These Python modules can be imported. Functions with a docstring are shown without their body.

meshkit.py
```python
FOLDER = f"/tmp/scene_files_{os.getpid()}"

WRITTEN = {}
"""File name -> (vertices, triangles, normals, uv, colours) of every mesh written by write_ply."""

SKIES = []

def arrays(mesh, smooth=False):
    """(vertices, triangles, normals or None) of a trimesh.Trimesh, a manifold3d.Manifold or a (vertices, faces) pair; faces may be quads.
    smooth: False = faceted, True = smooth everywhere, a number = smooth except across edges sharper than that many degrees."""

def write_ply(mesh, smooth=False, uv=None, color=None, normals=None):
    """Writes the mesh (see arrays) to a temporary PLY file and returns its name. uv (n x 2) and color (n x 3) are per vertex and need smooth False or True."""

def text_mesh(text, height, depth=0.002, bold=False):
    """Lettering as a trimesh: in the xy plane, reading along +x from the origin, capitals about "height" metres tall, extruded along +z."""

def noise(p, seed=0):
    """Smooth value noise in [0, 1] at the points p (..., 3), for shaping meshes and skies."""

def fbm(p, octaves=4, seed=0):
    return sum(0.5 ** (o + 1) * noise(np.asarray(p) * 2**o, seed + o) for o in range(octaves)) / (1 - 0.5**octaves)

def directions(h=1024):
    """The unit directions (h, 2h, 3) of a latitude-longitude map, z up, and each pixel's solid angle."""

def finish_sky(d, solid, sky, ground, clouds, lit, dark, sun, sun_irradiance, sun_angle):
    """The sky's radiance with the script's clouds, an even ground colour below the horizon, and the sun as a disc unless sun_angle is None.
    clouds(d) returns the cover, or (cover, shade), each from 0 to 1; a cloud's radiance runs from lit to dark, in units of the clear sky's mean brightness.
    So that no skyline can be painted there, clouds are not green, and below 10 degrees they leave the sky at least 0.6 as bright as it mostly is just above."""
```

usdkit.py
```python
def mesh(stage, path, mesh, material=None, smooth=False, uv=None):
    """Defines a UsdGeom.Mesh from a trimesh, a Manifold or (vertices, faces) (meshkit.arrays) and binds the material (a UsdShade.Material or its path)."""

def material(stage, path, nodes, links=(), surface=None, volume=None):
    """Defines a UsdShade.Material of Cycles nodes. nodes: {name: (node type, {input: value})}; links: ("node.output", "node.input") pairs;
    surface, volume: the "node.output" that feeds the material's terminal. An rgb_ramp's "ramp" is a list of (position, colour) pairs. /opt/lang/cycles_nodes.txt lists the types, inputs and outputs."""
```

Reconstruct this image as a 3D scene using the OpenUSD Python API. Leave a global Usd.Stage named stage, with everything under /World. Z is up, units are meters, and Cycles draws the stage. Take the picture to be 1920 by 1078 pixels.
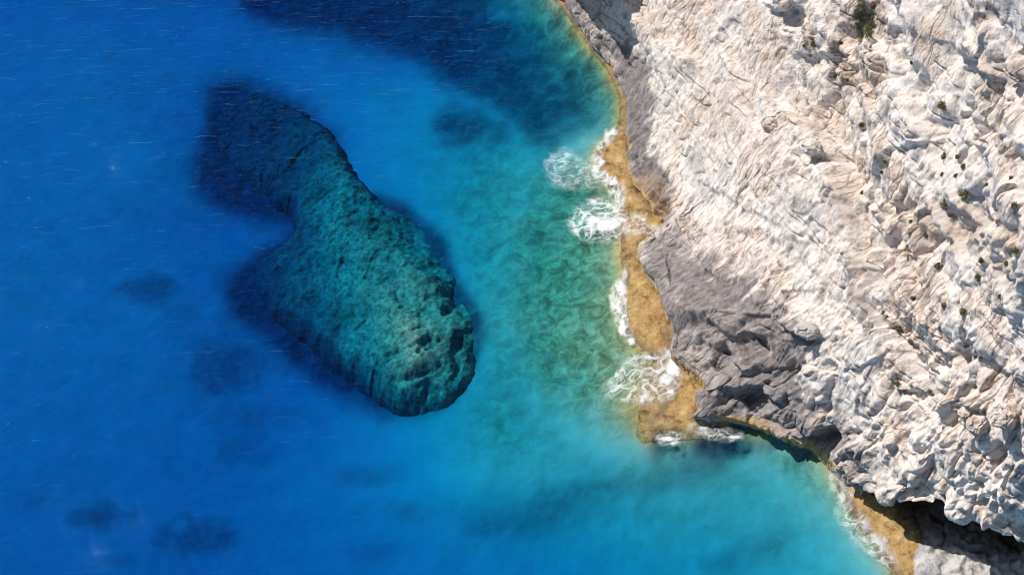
import math, random
import numpy as np
import trimesh, usdkit
from scipy.interpolate import RBFInterpolator
from scipy.ndimage import map_coordinates, gaussian_filter
from scipy.spatial import cKDTree
from pxr import Usd, UsdGeom, UsdLux, UsdShade, Sdf, Gf, Vt

random.seed(7)
RNG = np.random.default_rng(7)
stage = Usd.Stage.CreateInMemory()
UsdGeom.SetStageUpAxis(stage, UsdGeom.Tokens.z)
UsdGeom.SetStageMetersPerUnit(stage, 1.0)
UsdGeom.Xform.Define(stage, '/World')
UsdGeom.Scope.Define(stage, '/World/Looks')

# ------------------------------------------------------------------ camera, sky, sun, exposure
EYE = np.array([0.0, 0.0, 182.0])
PITCH = math.radians(50.0)
TX = 0.325
FWD = np.array([0, math.cos(PITCH), -math.sin(PITCH)])
UPV = np.array([0, math.sin(PITCH), math.cos(PITCH)])
RGT = np.array([1.0, 0, 0])
EXPOSURE = 0.12
cam = UsdGeom.Camera.Define(stage, '/World/camera')
cam.CreateFocalLengthAttr(50.0)
cam.CreateHorizontalApertureAttr(100.0 * TX)
cam.CreateVerticalApertureAttr(100.0 * TX * 574 / 1024)
cam.CreateClippingRangeAttr(Gf.Vec2f(1.0, 8000.0))
cam.CreateExposureAttr(EXPOSURE)
cam.AddTransformOp().Set(Gf.Matrix4d(*RGT, 0, *UPV, 0, *(-FWD), 0, *EYE, 1))

SUN = np.array([-0.57, 0.19, 0.80]); SUN /= np.linalg.norm(SUN)
SUN_EL = math.asin(SUN[2]); SUN_ROT = math.atan2(SUN[0], SUN[1])
sky = UsdLux.DomeLight.Define(stage, '/World/sky')
skym = usdkit.material(stage, '/World/Looks/sky', {
    's': ('sky_texture', {'sky_type': 'single_scattering', 'sun_disc': False, 'sun_elevation': SUN_EL, 'sun_rotation': SUN_ROT, 'altitude': 100.0, 'aerosol_density': 1.0, 'ozone_density': 1.2}),
    'b': ('background_shader', {'strength': 0.062})}, [('s.color', 'b.color')], surface='b.background')
UsdShade.MaterialBindingAPI.Apply(sky.GetPrim()).Bind(skym)
sun = UsdLux.DistantLight.Define(stage, '/World/sun')
sun.CreateNormalizeAttr(True); sun.CreateIntensityAttr(1.25); sun.CreateAngleAttr(0.5)
sun.CreateColorAttr(Gf.Vec3f(1.0, 0.96, 0.90))
_z = SUN; _x = np.cross([0, 0, 1.0], _z); _x /= np.linalg.norm(_x); _y = np.cross(_z, _x)
sun.AddTransformOp().Set(Gf.Matrix4d(*_x, 0, *_y, 0, *_z, 0, 0, 0, 300, 1))
sky.GetPrim().SetCustomDataByKey('kind', 'structure')

# ------------------------------------------------------------------ helpers
def at(px, py, z):
    """The points of the place seen at photo pixels (px, py) at heights z."""
    px, py, z = np.broadcast_arrays(np.asarray(px, float), np.asarray(py, float), np.asarray(z, float))
    d = FWD + RGT * ((px - 960) / 960 * TX)[..., None] + UPV * ((539 - py) / 960 * TX)[..., None]
    k = (z - EYE[2]) / d[..., 2]
    return EYE + d * k[..., None]

def pix(P):
    q = np.asarray(P, float) - EYE
    w = q @ FWD
    return 960 + (q @ RGT) / w * 960 / TX, 539 - (q @ UPV) / w * 960 / TX, w

LAT = RNG.random((48, 48, 48))
def noise(p, seed=0):
    p = np.asarray(p, float) + np.array([13.7, 7.3, 29.1]) * (seed + 1)
    i = np.floor(p); t = p - i; t = t * t * (3 - 2 * t)
    c = (i + t)
    return map_coordinates(LAT, [c[..., 0], c[..., 1], c[..., 2]], order=1, mode='grid-wrap')
def fbm(p, octv=4, seed=0, gain=0.5):
    p = np.asarray(p, float); out = 0; a = 1.0; tot = 0
    for o in range(octv):
        out = out + a * noise(p * 2.03 ** o, seed + 5 * o); tot += a; a *= gain
    return out / tot
def ridged(p, octv=3, seed=0, gain=0.5):
    p = np.asarray(p, float); out = 0; a = 1.0; tot = 0
    for o in range(octv):
        out = out + a * (1 - np.abs(2 * noise(p * 2.03 ** o, seed + 5 * o) - 1)); tot += a; a *= gain
    return out / tot
def sstep(a, b, x):
    t = np.clip((x - a) / (b - a), 0, 1); return t * t * (3 - 2 * t)
def voronoi(p, seed=0):
    """(nearest cell's random value, second value, F2-F1) on a jittered lattice"""
    p = np.asarray(p, float)
    lo = np.floor(p.min(0)).astype(int) - 1; hi = np.ceil(p.max(0)).astype(int) + 1
    r = np.random.default_rng(seed)
    used = np.unique(np.floor(p).astype(int), axis=0)
    offs = np.array(np.meshgrid([-1, 0, 1], [-1, 0, 1], [-1, 0, 1])).reshape(3, -1).T
    cells = np.unique((used[:, None] + offs[None]).reshape(-1, 3), axis=0)
    pts = cells + r.random(cells.shape)
    v1, v2 = r.random(len(cells)), r.random((len(cells), 3)) - 0.5
    d, i = cKDTree(pts).query(p, k=2, workers=-1)
    return v1[i[:, 0]], ((p - pts[i[:, 0]]) * v2[i[:, 0]]).sum(-1), d[:, 1] - d[:, 0]

# fields over the picture's ground area, on a coarse lattice of photo positions (4 px)
X0, Y0, ST = -400, -320, 4
GX, GY = np.meshgrid(np.arange(X0, 2500, ST), np.arange(Y0, 1400, ST))
def in_poly(poly, x, y):
    p = np.asarray(poly, float); q = np.roll(p, -1, 0); c = np.zeros(x.shape, bool)
    for (x1, y1), (x2, y2) in zip(p, q):
        if y1 != y2:
            c ^= ((y1 > y) != (y2 > y)) & (x < (x2 - x1) * (y - y1) / (y2 - y1) + x1)
    return c
def field(poly, blur):
    return gaussian_filter(in_poly(poly, GX, GY).astype(float), blur / ST)
def dots(items):
    f = np.zeros(GX.shape)
    for x, y, rx, ry, a in items:
        f = np.maximum(f, a * np.exp(-(((GX - x) / rx) ** 2 + ((GY - y) / ry) ** 2) ** 1.5))
    return f
def take(f, px, py):
    return map_coordinates(f, [(py - Y0) / ST, (px - X0) / ST], order=1, mode='nearest')
def polydist(line, px, py):
    """(distance to the polyline, signed side: + right of its direction in the picture, along 0..1)"""
    L = np.asarray(line, float); best = np.full(px.shape, 1e9); side = np.zeros(px.shape); al = np.zeros(px.shape)
    seg = np.linalg.norm(np.diff(L, axis=0), axis=1); cum = np.concatenate([[0], np.cumsum(seg)])
    for k in range(len(L) - 1):
        a, d = L[k], L[k + 1] - L[k]
        u = ((px - a[0]) * d[0] + (py - a[1]) * d[1]) / (d @ d); t = np.clip(u, 0, 1)
        dx, dy = px - a[0] - t * d[0], py - a[1] - t * d[1]
        r = np.hypot(dx, dy); s = np.sign(d[0] * dy - d[1] * dx)
        m = r < best
        best = np.where(m, r, best); side = np.where(m, s, side); al = np.where(m, (cum[k] + t * seg[k]) / cum[-1], al)
    return best, side, al

names = {}
def path(name, parent='/World'):
    k = (parent, name); names[k] = names.get(k, -1) + 1
    return f"{parent}/{name}" + (f"_{names[k]:03d}" if names[k] else '')
def tag(p, label=None, cat=None, group=None, kind=None):
    for k, v in (('label', label), ('category', cat), ('group', group), ('kind', kind)):
        if v: p.SetCustomDataByKey(k, v)
    return p
def put(name, mesh, mat, parent='/World', smooth=True, prim=None, **kw):
    m = usdkit.mesh(stage, path(name, str(parent)), mesh, '/World/Looks/' + mat, smooth=smooth)
    if prim:
        for k, v in prim.items():
            UsdGeom.PrimvarsAPI(m).CreatePrimvar(k, Sdf.ValueTypeNames.Color3fArray, 'vertex').Set(Vt.Vec3fArray.FromNumpy(np.ascontiguousarray(v, np.float32)))
    tag(m.GetPrim(), **kw)
    return m.GetPrim()
def grid_faces(ny, nx, flip=False):
    i, j = np.meshgrid(np.arange(ny - 1), np.arange(nx - 1), indexing='ij')
    a = (i * nx + j).ravel(); b = a + 1; c = a + nx + 1; d = a + nx
    f = np.vstack([np.stack([a, b, c], 1), np.stack([a, c, d], 1)])
    return f[:, ::-1] if flip else f
def subset(V, F, keep, *attrs):
    F = F[keep]; u, inv = np.unique(F, return_inverse=True)
    return (V[u], inv.reshape(-1, 3)), [a[u] for a in attrs]

# ------------------------------------------------------------------ materials
M = lambda n: '/World/Looks/' + n
D = np.array([-.27, -.15, -.88]); D /= np.linalg.norm(D)          # down the face
S = np.array([.45, -.82, .05]); S = S - D * (S @ D); S /= np.linalg.norm(S)   # along it
T3 = np.cross(S, D)
_R = np.stack([S, D, T3], 1)
GRAIN = (math.atan2(_R[2, 1], _R[2, 2]), math.asin(-_R[2, 0]), math.atan2(_R[1, 0], _R[0, 0]))
# rock of the cliff. primvar zone: r = grey splash zone, g = ochre algae, b = warm stain
usdkit.material(stage, M('cliff_rock'), {
    'g': ('geometry', {}), 'zone': ('attribute', {'attribute': 'zone'}), 'sep': ('separate_color', {}),
    'map': ('mapping', {'mapping_type': 'texture', 'scale': (0.44, 0.85, 0.8), 'rotation': GRAIN}),
    'n1': ('noise_texture', {'scale': 0.09, 'detail': 6.0, 'roughness': 0.62}),
    'n2': ('noise_texture', {'scale': 0.62, 'detail': 5.0, 'roughness': 0.8}),
    'n3': ('noise_texture', {'scale': 1.1, 'detail': 4.0, 'roughness': 0.75}),
    'gm': ('mix_float', {'fac': 0.6}),
    'white': ('rgb_ramp', {'ramp': [(0.28, (0.44, 0.42, 0.425)), (0.40, (0.60, 0.56, 0.54)), (0.48, (0.69, 0.635, 0.595)), (0.56, (0.67, 0.585, 0.525)), (0.64, (0.60, 0.505, 0.44)), (0.78, (0.68, 0.61, 0.565))]}),
    'fine': ('rgb_ramp', {'ramp': [(0.34, (0.40, 0.34, 0.31)), (0.41, (0.70, 0.65, 0.62)), (0.48, (0.96, 0.94, 0.925)), (0.56, (1.05, 1.04, 1.03)), (0.68, (1.14, 1.14, 1.14))]}),
    'w': ('mix_color', {'blend_type': 'multiply', 'fac': 1.0, 'use_clamp': False}),
    'grey': ('rgb_ramp', {'ramp': [(0.34, (0.075, 0.06, 0.055)), (0.43, (0.155, 0.135, 0.13)), (0.52, (0.25, 0.222, 0.22)), (0.66, (0.42, 0.385, 0.37))]}),
    'ochre': ('rgb_ramp', {'ramp': [(0.28, (0.12, 0.075, 0.035)), (0.42, (0.34, 0.215, 0.085)), (0.56, (0.46, 0.32, 0.14)), (0.72, (0.60, 0.46, 0.27))]}),
    'stain': ('rgb_ramp', {'ramp': [(0.25, (0.20, 0.12, 0.08)), (0.7, (0.40, 0.27, 0.18))]}),
    'm1': ('mix_color', {'blend_type': 'mix'}), 'm2': ('mix_color', {'blend_type': 'mix'}), 'm3': ('mix_color', {'blend_type': 'mix'}),
    'map2': ('mapping', {'mapping_type': 'texture', 'scale': (1.2, 5.2, 4.5), 'rotation': GRAIN}),
    'wn': ('noise_texture', {'scale': 0.9, 'detail': 4.0, 'roughness': 0.6}), 'wm': ('mix_color', {'blend_type': 'linear_light', 'fac': 0.45, 'use_clamp': False}),
    'vc': ('voronoi_texture', {'feature': 'distance_to_edge', 'scale': 1.0}), 'cr': ('map_range', {'from_min': 0.0, 'from_max': 0.09, 'to_min': 0.0, 'to_max': 1.0, 'clamp': True}),
    'cmask': ('map_range', {'from_min': 0.47, 'from_max': 0.58, 'to_min': 1.0, 'to_max': 0.0, 'clamp': True}), 'cmx': ('math', {'math_type': 'maximum'}),
    'hs': ('math', {'math_type': 'multiply_add', 'value2': 0.55}), 'crack_shade': ('mix_color', {'blend_type': 'multiply', 'fac': 1.0}), 'cd': ('rgb_ramp', {'ramp': [(0.0, (0.60, 0.54, 0.50)), (0.6, (1, 1, 1))]}),  # crack lines darkened in the colour, standing in for shade in recesses
    'bump': ('bump', {'strength': 1.0, 'distance': 0.27}),
    'p': ('principled_bsdf', {'roughness': 0.92, 'specular_ior_level': 0.15, 'diffuse_roughness': 0.4}),
}, [('g.position', 'map.vector'), ('g.position', 'n1.vector'), ('map.vector', 'n2.vector'), ('map.vector', 'n3.vector'),
    ('zone.color', 'sep.color'), ('n1.fac', 'white.fac'), ('n2.fac', 'fine.fac'), ('white.color', 'w.a'), ('fine.color', 'w.b'),
    ('gm.result', 'grey.fac'), ('n1.fac', 'gm.a'), ('n2.fac', 'gm.b'), ('n2.fac', 'ochre.fac'), ('n2.fac', 'stain.fac'),
    ('sep.r', 'm1.fac'), ('w.result', 'm1.a'), ('grey.color', 'm1.b'),
    ('sep.b', 'm2.fac'), ('m1.result', 'm2.a'), ('stain.color', 'm2.b'),
    ('sep.g', 'm3.fac'), ('m2.result', 'm3.a'), ('ochre.color', 'm3.b'),
    ('g.position', 'wn.vector'), ('wn.color', 'wm.b'), ('g.position', 'wm.a'), ('wm.result', 'map2.vector'), ('map2.vector', 'vc.vector'), ('vc.distance', 'cr.value'), ('n1.fac', 'cmask.value'), ('cr.result', 'cmx.value1'), ('cmask.result', 'cmx.value2'),
    ('cmx.value', 'hs.value1'), ('n3.fac', 'hs.value3'), ('hs.value', 'bump.height'), ('cmx.value', 'cd.fac'), ('m3.result', 'crack_shade.a'), ('cd.color', 'crack_shade.b'),
    ('crack_shade.result', 'p.base_color'), ('bump.normal', 'p.normal')], surface='p.BSDF')
usdkit.material(stage, M('ledge_rock'), {
    'g': ('geometry', {}), 'zone': ('attribute', {'attribute': 'zone'}), 'sep': ('separate_color', {}),
    'n1': ('noise_texture', {'scale': 0.42, 'detail': 6.0, 'roughness': 0.7}),
    'n2': ('noise_texture', {'scale': 1.3, 'detail': 6.0, 'roughness': 0.8}),
    'gm': ('mix_float', {'fac': 0.35}),
    'ochre': ('rgb_ramp', {'ramp': [(0.35, (0.08, 0.05, 0.025)), (0.43, (0.24, 0.14, 0.055)), (0.48, (0.40, 0.245, 0.085)), (0.53, (0.43, 0.275, 0.12)), (0.58, (0.52, 0.36, 0.15)), (0.67, (0.64, 0.54, 0.38))]}),
    'grey': ('rgb_ramp', {'ramp': [(0.34, (0.16, 0.13, 0.12)), (0.43, (0.36, 0.335, 0.33)), (0.50, (0.54, 0.52, 0.51)), (0.60, (0.64, 0.60, 0.565))]}),
    'wet_shade': ('rgb_ramp', {'ramp': [(0.3, (0.045, 0.03, 0.025)), (0.7, (0.13, 0.095, 0.075))]}),  # dark tone of the wet rim and of the painted overhang shade
    'm1': ('mix_color', {}), 'm2': ('mix_color', {}),
    'bump': ('bump', {'strength': 1.0, 'distance': 0.4}),
    'p': ('principled_bsdf', {'roughness': 0.7, 'specular_ior_level': 0.3}),
}, [('g.position', 'n1.vector'), ('g.position', 'n2.vector'), ('n1.fac', 'gm.a'), ('n2.fac', 'gm.b'), ('gm.result', 'ochre.fac'), ('gm.result', 'grey.fac'), ('n2.fac', 'wet_shade.fac'),
    ('zone.color', 'sep.color'), ('sep.g', 'm1.fac'), ('grey.color', 'm1.a'), ('ochre.color', 'm1.b'), ('sep.b', 'm2.fac'), ('m1.result', 'm2.a'), ('wet_shade.color', 'm2.b'),
    ('m2.result', 'p.base_color'), ('n2.fac', 'bump.height'), ('bump.normal', 'p.normal')], surface='p.BSDF')
# sea floor. zone: r = darker floor: weed, rock, and shade painted below the cove rocks, g = pale rubble mottling, b = ochre near the shore
usdkit.material(stage, M('sea_floor'), {
    'g': ('geometry', {}), 'zone': ('attribute', {'attribute': 'zone'}), 'sep': ('separate_color', {}),
    'n1': ('noise_texture', {'scale': 0.22, 'detail': 8.0, 'roughness': 0.65}),
    'n2': ('noise_texture', {'scale': 0.42, 'detail': 10.0, 'roughness': 0.74, 'distortion': 0.6}),
    'sand': ('rgb_ramp', {'ramp': [(0.25, (0.33, 0.335, 0.31)), (0.7, (0.44, 0.44, 0.40))]}),
    'rock': ('rgb_ramp', {'ramp': [(0.25, (0.025, 0.028, 0.04)), (0.5, (0.062, 0.066, 0.092)), (0.72, (0.15, 0.16, 0.17))]}),
    'rub': ('rgb_ramp', {'ramp': [(0.30, (0.05, 0.055, 0.035)), (0.45, (0.15, 0.16, 0.09)), (0.58, (0.29, 0.31, 0.19)), (0.75, (0.46, 0.48, 0.34))]}),
    'och': ('rgb_ramp', {'ramp': [(0.28, (0.13, 0.085, 0.03)), (0.5, (0.36, 0.25, 0.085)), (0.7, (0.50, 0.38, 0.17))]}),
    'm1': ('mix_color', {}), 'm2': ('mix_color', {}), 'm3': ('mix_color', {}),
    'p': ('principled_bsdf', {'roughness': 1.0, 'specular_ior_level': 0.0}),
}, [('g.position', 'n1.vector'), ('g.position', 'n2.vector'), ('zone.color', 'sep.color'), ('n1.fac', 'sand.fac'), ('n2.fac', 'rock.fac'), ('n2.fac', 'rub.fac'), ('n2.fac', 'och.fac'),
    ('sep.g', 'm1.fac'), ('sand.color', 'm1.a'), ('rub.color', 'm1.b'), ('sep.r', 'm2.fac'), ('m1.result', 'm2.a'), ('rock.color', 'm2.b'),
    ('sep.b', 'm3.fac'), ('m2.result', 'm3.a'), ('och.color', 'm3.b'), ('m3.result', 'p.base_color')], surface='p.BSDF')
usdkit.material(stage, M('reef_rock'), {
    'g': ('geometry', {}),
    'n1': ('noise_texture', {'scale': 0.16, 'detail': 5.0, 'roughness': 0.6}),
    'n2': ('noise_texture', {'scale': 1.0, 'detail': 8.0, 'roughness': 0.78}),
    'a': ('rgb_ramp', {'ramp': [(0.30, (0.04, 0.045, 0.04)), (0.42, (0.13, 0.14, 0.11)), (0.52, (0.27, 0.26, 0.20)), (0.62, (0.38, 0.365, 0.27)), (0.74, (0.66, 0.62, 0.44))]}),
    'b': ('rgb_ramp', {'ramp': [(0.34, (0.38, 0.42, 0.42)), (0.5, (0.9, 0.9, 0.9)), (0.66, (1.2, 1.15, 1.05))]}),
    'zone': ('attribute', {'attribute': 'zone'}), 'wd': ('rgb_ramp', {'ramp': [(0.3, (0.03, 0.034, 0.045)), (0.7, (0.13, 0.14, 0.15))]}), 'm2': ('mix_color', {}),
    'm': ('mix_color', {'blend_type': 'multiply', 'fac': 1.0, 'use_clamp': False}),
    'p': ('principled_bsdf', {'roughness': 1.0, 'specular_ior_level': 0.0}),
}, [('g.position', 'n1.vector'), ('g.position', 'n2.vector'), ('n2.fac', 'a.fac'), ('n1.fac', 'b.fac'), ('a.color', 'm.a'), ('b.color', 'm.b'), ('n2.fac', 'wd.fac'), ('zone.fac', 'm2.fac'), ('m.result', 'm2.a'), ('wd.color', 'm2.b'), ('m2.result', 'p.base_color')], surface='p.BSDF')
# sea water: clear, red light dies first; the surface mirrors the sky
KA = np.array([0.30, 0.0515, 0.0095])
usdkit.material(stage, M('sea_water'), {
    'g': ('geometry', {}), 'map': ('mapping', {'scale': (0.44, 1.5, 1.0), 'rotation': (0, 0, -0.18)}),
    'n1': ('noise_texture', {'scale': 0.72, 'detail': 3.0, 'roughness': 0.52, 'distortion': 1.0}),
    'bump': ('bump', {'strength': 1.0, 'distance': 0.40}),
    'fr': ('fresnel', {'IOR': 1.42}), 'fb': ('fresnel', {'IOR': 1.13}), 'fm': ('mix_float', {}),
    't': ('transparent_bsdf', {'color': (1, 1, 1)}),
    'gl': ('glossy_bsdf', {'color': (0.32, 0.75, 1.0), 'roughness': 0.015}),
    'mx': ('mix_closure', {}),
    'abs': ('absorption_volume', {'color': tuple(1 - KA / 0.31), 'density': 0.31}),
}, [('g.position', 'map.vector'), ('map.vector', 'n1.vector'), ('n1.fac', 'bump.height'), ('bump.normal', 'fr.normal'), ('bump.normal', 'gl.normal'),
    ('bump.normal', 'fb.normal'), ('fr.fac', 'fm.a'), ('fb.fac', 'fm.b'), ('g.backfacing', 'fm.fac'), ('fm.result', 'mx.fac'), ('t.BSDF', 'mx.closure1'), ('gl.BSDF', 'mx.closure2')], surface='mx.closure', volume='abs.volume')

# ------------------------------------------------------------------ shore and sea floor: one height function
WATERLINE = [(900, -160), (960, -90), (1036, 0), (1098, 80), (1143, 140), (1163, 190), (1158, 240), (1122, 280), (1116, 306), (1140, 345), (1163, 362), (1162, 400), (1167, 440), (1163, 480), (1170, 520),
             (1162, 560), (1170, 612), (1200, 652), (1226, 668), (1252, 672), (1272, 696), (1262, 745), (1225, 790), (1222, 822), (1290, 812), (1312, 797), (1420, 806), (1480, 818), (1540, 850),
             (1562, 880), (1590, 930), (1610, 975), (1650, 1025), (1690, 1085), (1740, 1160), (1800, 1260)]
EDGE = [(930, -150), (985, -90), (1058, -10), (1100, 55), (1150, 120), (1176, 180), (1178, 250), (1182, 310), (1190, 345), (1215, 385), (1254, 415), (1240, 440), (1200, 455), (1196, 480), (1222, 515), (1246, 560), (1252, 610), (1253, 655),
        (1300, 690), (1340, 730), (1300, 780), (1360, 780), (1430, 796), (1490, 815), (1545, 846), (1590, 880), (1615, 905), (1650, 932), (1700, 940), (1770, 945), (1830, 965), (1900, 995), (2000, 1035), (2150, 1085), (2350, 1160)]
C = []
for i, (x, y) in enumerate(WATERLINE): C.append((x, y, -0.12))
for x, y in EDGE[:19] + EDGE[20:23]: C.append((x + 4, y, 0.9))
for x, y in [(1125, 120), (1140, 300), (1205, 560), (1215, 610), (1190, 420)]: pass
C += [(1205, 540, .55), (1215, 600, .6), (1150, 300, .5), (1172, 420, .35), (1215, 425, .4), (1300, 720, .35), (1320, 760, .7), (1250, 770, -.05),
      (1575, 875, .3), (1620, 950, .9), (1680, 1010, 1.4), (1720, 1060, 1.7), (1760, 1020, 2.4), (1850, 1060, 3.0), (1950, 1078, 3.6), (1760, 960, 2.2), (1900, 1010, 3.5), (2100, 1150, 4.5), (1900, 1150, 3.6), (1800, 1120, 2.0)]
# land behind the cliff's foot (hidden below the cliff)
C += [(1300, 100, 1), (1500, 300, 1.5), (1500, 600, 1.5), (1700, 700, 2), (1900, 800, 3), (2200, 500, 3), (2000, 0, 3), (2300, 1000, 4), (1700, 0, 2)]
DEPTH = [(-400, -200, 13), (-400, 1300, 16), (0, 0, 13), (0, 300, 12.4), (0, 500, 12.6), (0, 800, 13.6), (0, 1078, 15), (200, 100, 12), (300, 300, 12), (300, 600, 13), (300, 800, 14), (450, 50, 13), (550, 900, 14.2), (400, 1078, 15.5), (700, 1078, 13.6), (850, 1078, 12), (1000, 1078, 10.5),
         (680, 850, 12.2), (780, 830, 9.3), (850, 850, 7.4), (900, 900, 6.4), (1000, 900, 5.2), (1100, 870, 4.6), (1000, 820, 5.2), (950, 700, 5), (920, 600, 5), (900, 480, 5.8), (850, 400, 7), (800, 330, 8), (720, 280, 9.5), (700, 200, 10.2), (800, 200, 8.6), (600, 130, 11.5), (620, 80, 12.5),
         (900, 130, 9.5), (500, 0, 15), (750, 50, 13), (900, 20, 9), (1000, 60, 5.5), (1080, 140, 3.6), (1000, 200, 6.2), (1050, 230, 4.6), (950, 300, 5.6), (1000, 350, 4.2), (1080, 330, 2.8), (1100, 400, 2.0), (1050, 500, 3.0), (1100, 550, 2.2), (1000, 600, 3.4), (1050, 700, 3.0), (1130, 690, 1.5), (1110, 760, 2.2),
         (1170, 740, .8), (1180, 790, .9), (1180, 850, 2.6), (1250, 850, 2.4), (1400, 900, 3.6), (1500, 870, 2.2), (1550, 930, 1.8), (1400, 1000, 4.8), (1550, 1000, 3.4), (1630, 1065, 2), (1200, 950, 5.2), (1200, 1050, 7.6), (1350, 1060, 6.5), (1500, 1078, 5), (1600, 1100, 3.6), (1380, 835, 3.0), (1460, 835, 1.6),
         (850, 720, 7), (600, 720, 15), (500, 600, 15), (460, 400, 15), (420, 250, 14.5), (550, 200, 13), (700, 560, 11), (750, 420, 10), (620, 350, 13), (1000, -150, 5), (700, -250, 13), (200, -250, 14), (1200, 1300, 9), (1500, 1300, 6), (700, 1300, 14)]
C += [(x - 17, y + 4, -1.7) for x, y in WATERLINE[1:7]] + [(x - 15, y, -1.0) for x, y in WATERLINE[8:18]] + [(x - 12, y + 9, -1.0) for x, y in WATERLINE[29:35]]
C += [(x, y, -d) for x, y, d in DEPTH]
C = np.array(C); CP = at(C[:, 0], C[:, 1], C[:, 2])
shore_rbf = RBFInterpolator(CP[:, :2], CP[:, 2], kernel='linear', smoothing=0.0)

blobs = [(330, 580, 30, 18, .2), (470, 840, 60, 40, .25), (690, 890, 60, 22, .3), (770, 960, 90, 26, .2), (690, 1030, 60, 20, .25), (870, 240, 60, 45, .85), (930, 250, 40, 40, .6), (230, 1050, 30, 14, .3), (60, 930, 30, 16, .2), (500, 780, 120, 30, .2)]
F_dark = np.clip(np.maximum.reduce([
    field([(440, -60), (455, 25), (520, 55), (640, 72), (770, 115), (840, 165), (900, 190), (960, 230), (1000, 285), (1050, 270), (1110, 250), (1190, 230), (1190, -60)], 16) * .97,
    field([(392, 150), (378, 250), (352, 330), (400, 392), (470, 420), (548, 424), (470, 480), (412, 520), (432, 590), (510, 660), (610, 735), (720, 785), (820, 775), (860, 740), (600, 500), (640, 330), (640, 260), (560, 190), (470, 150)], 15) * .97,
    field([(700, 360), (770, 385), (840, 450), (860, 520), (905, 590), (905, 650), (870, 735), (800, 770), (700, 700), (640, 400)], 8) * .95,
    .55 * field([(850, 985), (950, 950), (1050, 910), (1150, 892), (1270, 872), (1330, 830), (1410, 820), (1380, 870), (1290, 905), (1150, 925), (1080, 960), (960, 1010)], 20),
    .95 * field([(1305, 795), (1420, 805), (1420, 850), (1330, 868), (1290, 845)], 12),  # shade of the rock foot, painted into the floor colour
    .5 * field([(1320, 1050), (1430, 990), (1470, 985), (1440, 1040), (1340, 1090)], 20),
    dots(blobs)]), 0, 1)
shore_green = np.exp(-(polydist(WATERLINE, GX.astype(float), GY.astype(float))[0] / 75) ** 2) * (GY < 330)
F_dark = F_dark * (1 - .62 * shore_green) * (1 - .9 * dots([(1097, 88, 13, 8, 1), (1070, 104, 11, 6, .9), (1113, 101, 8, 6, .8), (1131, 184, 10, 8, .9), (1010, 40, 26, 14, .5), (1045, 150, 14, 10, .5), (940, 30, 26, 12, .4)]))
F_rub = np.clip(np.maximum.reduce([.28 * field([(800, 230), (900, 230), (1010, 235), (1100, 290), (960, 330), (850, 330)], 30), 
    field([(1010, 300), (950, 430), (930, 560), (960, 680), (1020, 760), (1120, 800), (1260, 800), (1260, 660), (1180, 560), (1180, 300)], 40),
    field([(960, -60), (1000, 60), (1060, 160), (1110, 250), (1190, 230), (1190, -60)], 30),
    .8 * field([(1420, 820), (1480, 900), (1560, 970), (1600, 970), (1560, 850)], 25), np.clip(.64 * field([(800, 300), (1010, 260), (1020, 800), (930, 870), (880, 800), (915, 640), (870, 480)], 40) + .22 * field([(900, 780), (1150, 800), (1650, 850), (1700, 1078), (1250, 1040), (1000, 950)], 50), 0, 1)]), 0, 1)
line_d = polydist(WATERLINE, GX.astype(float), GY.astype(float))[0]
F_near = np.exp(-(line_d / np.where(GY > 340, 22.0, 13.0)) ** 2)
F_och = np.clip(np.maximum(F_near * .8, field([(1190, 680), (1270, 670), (1340, 720), (1310, 800), (1215, 830), (1160, 790)], 22)), 0, 1) * (GX > 1060)
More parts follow.
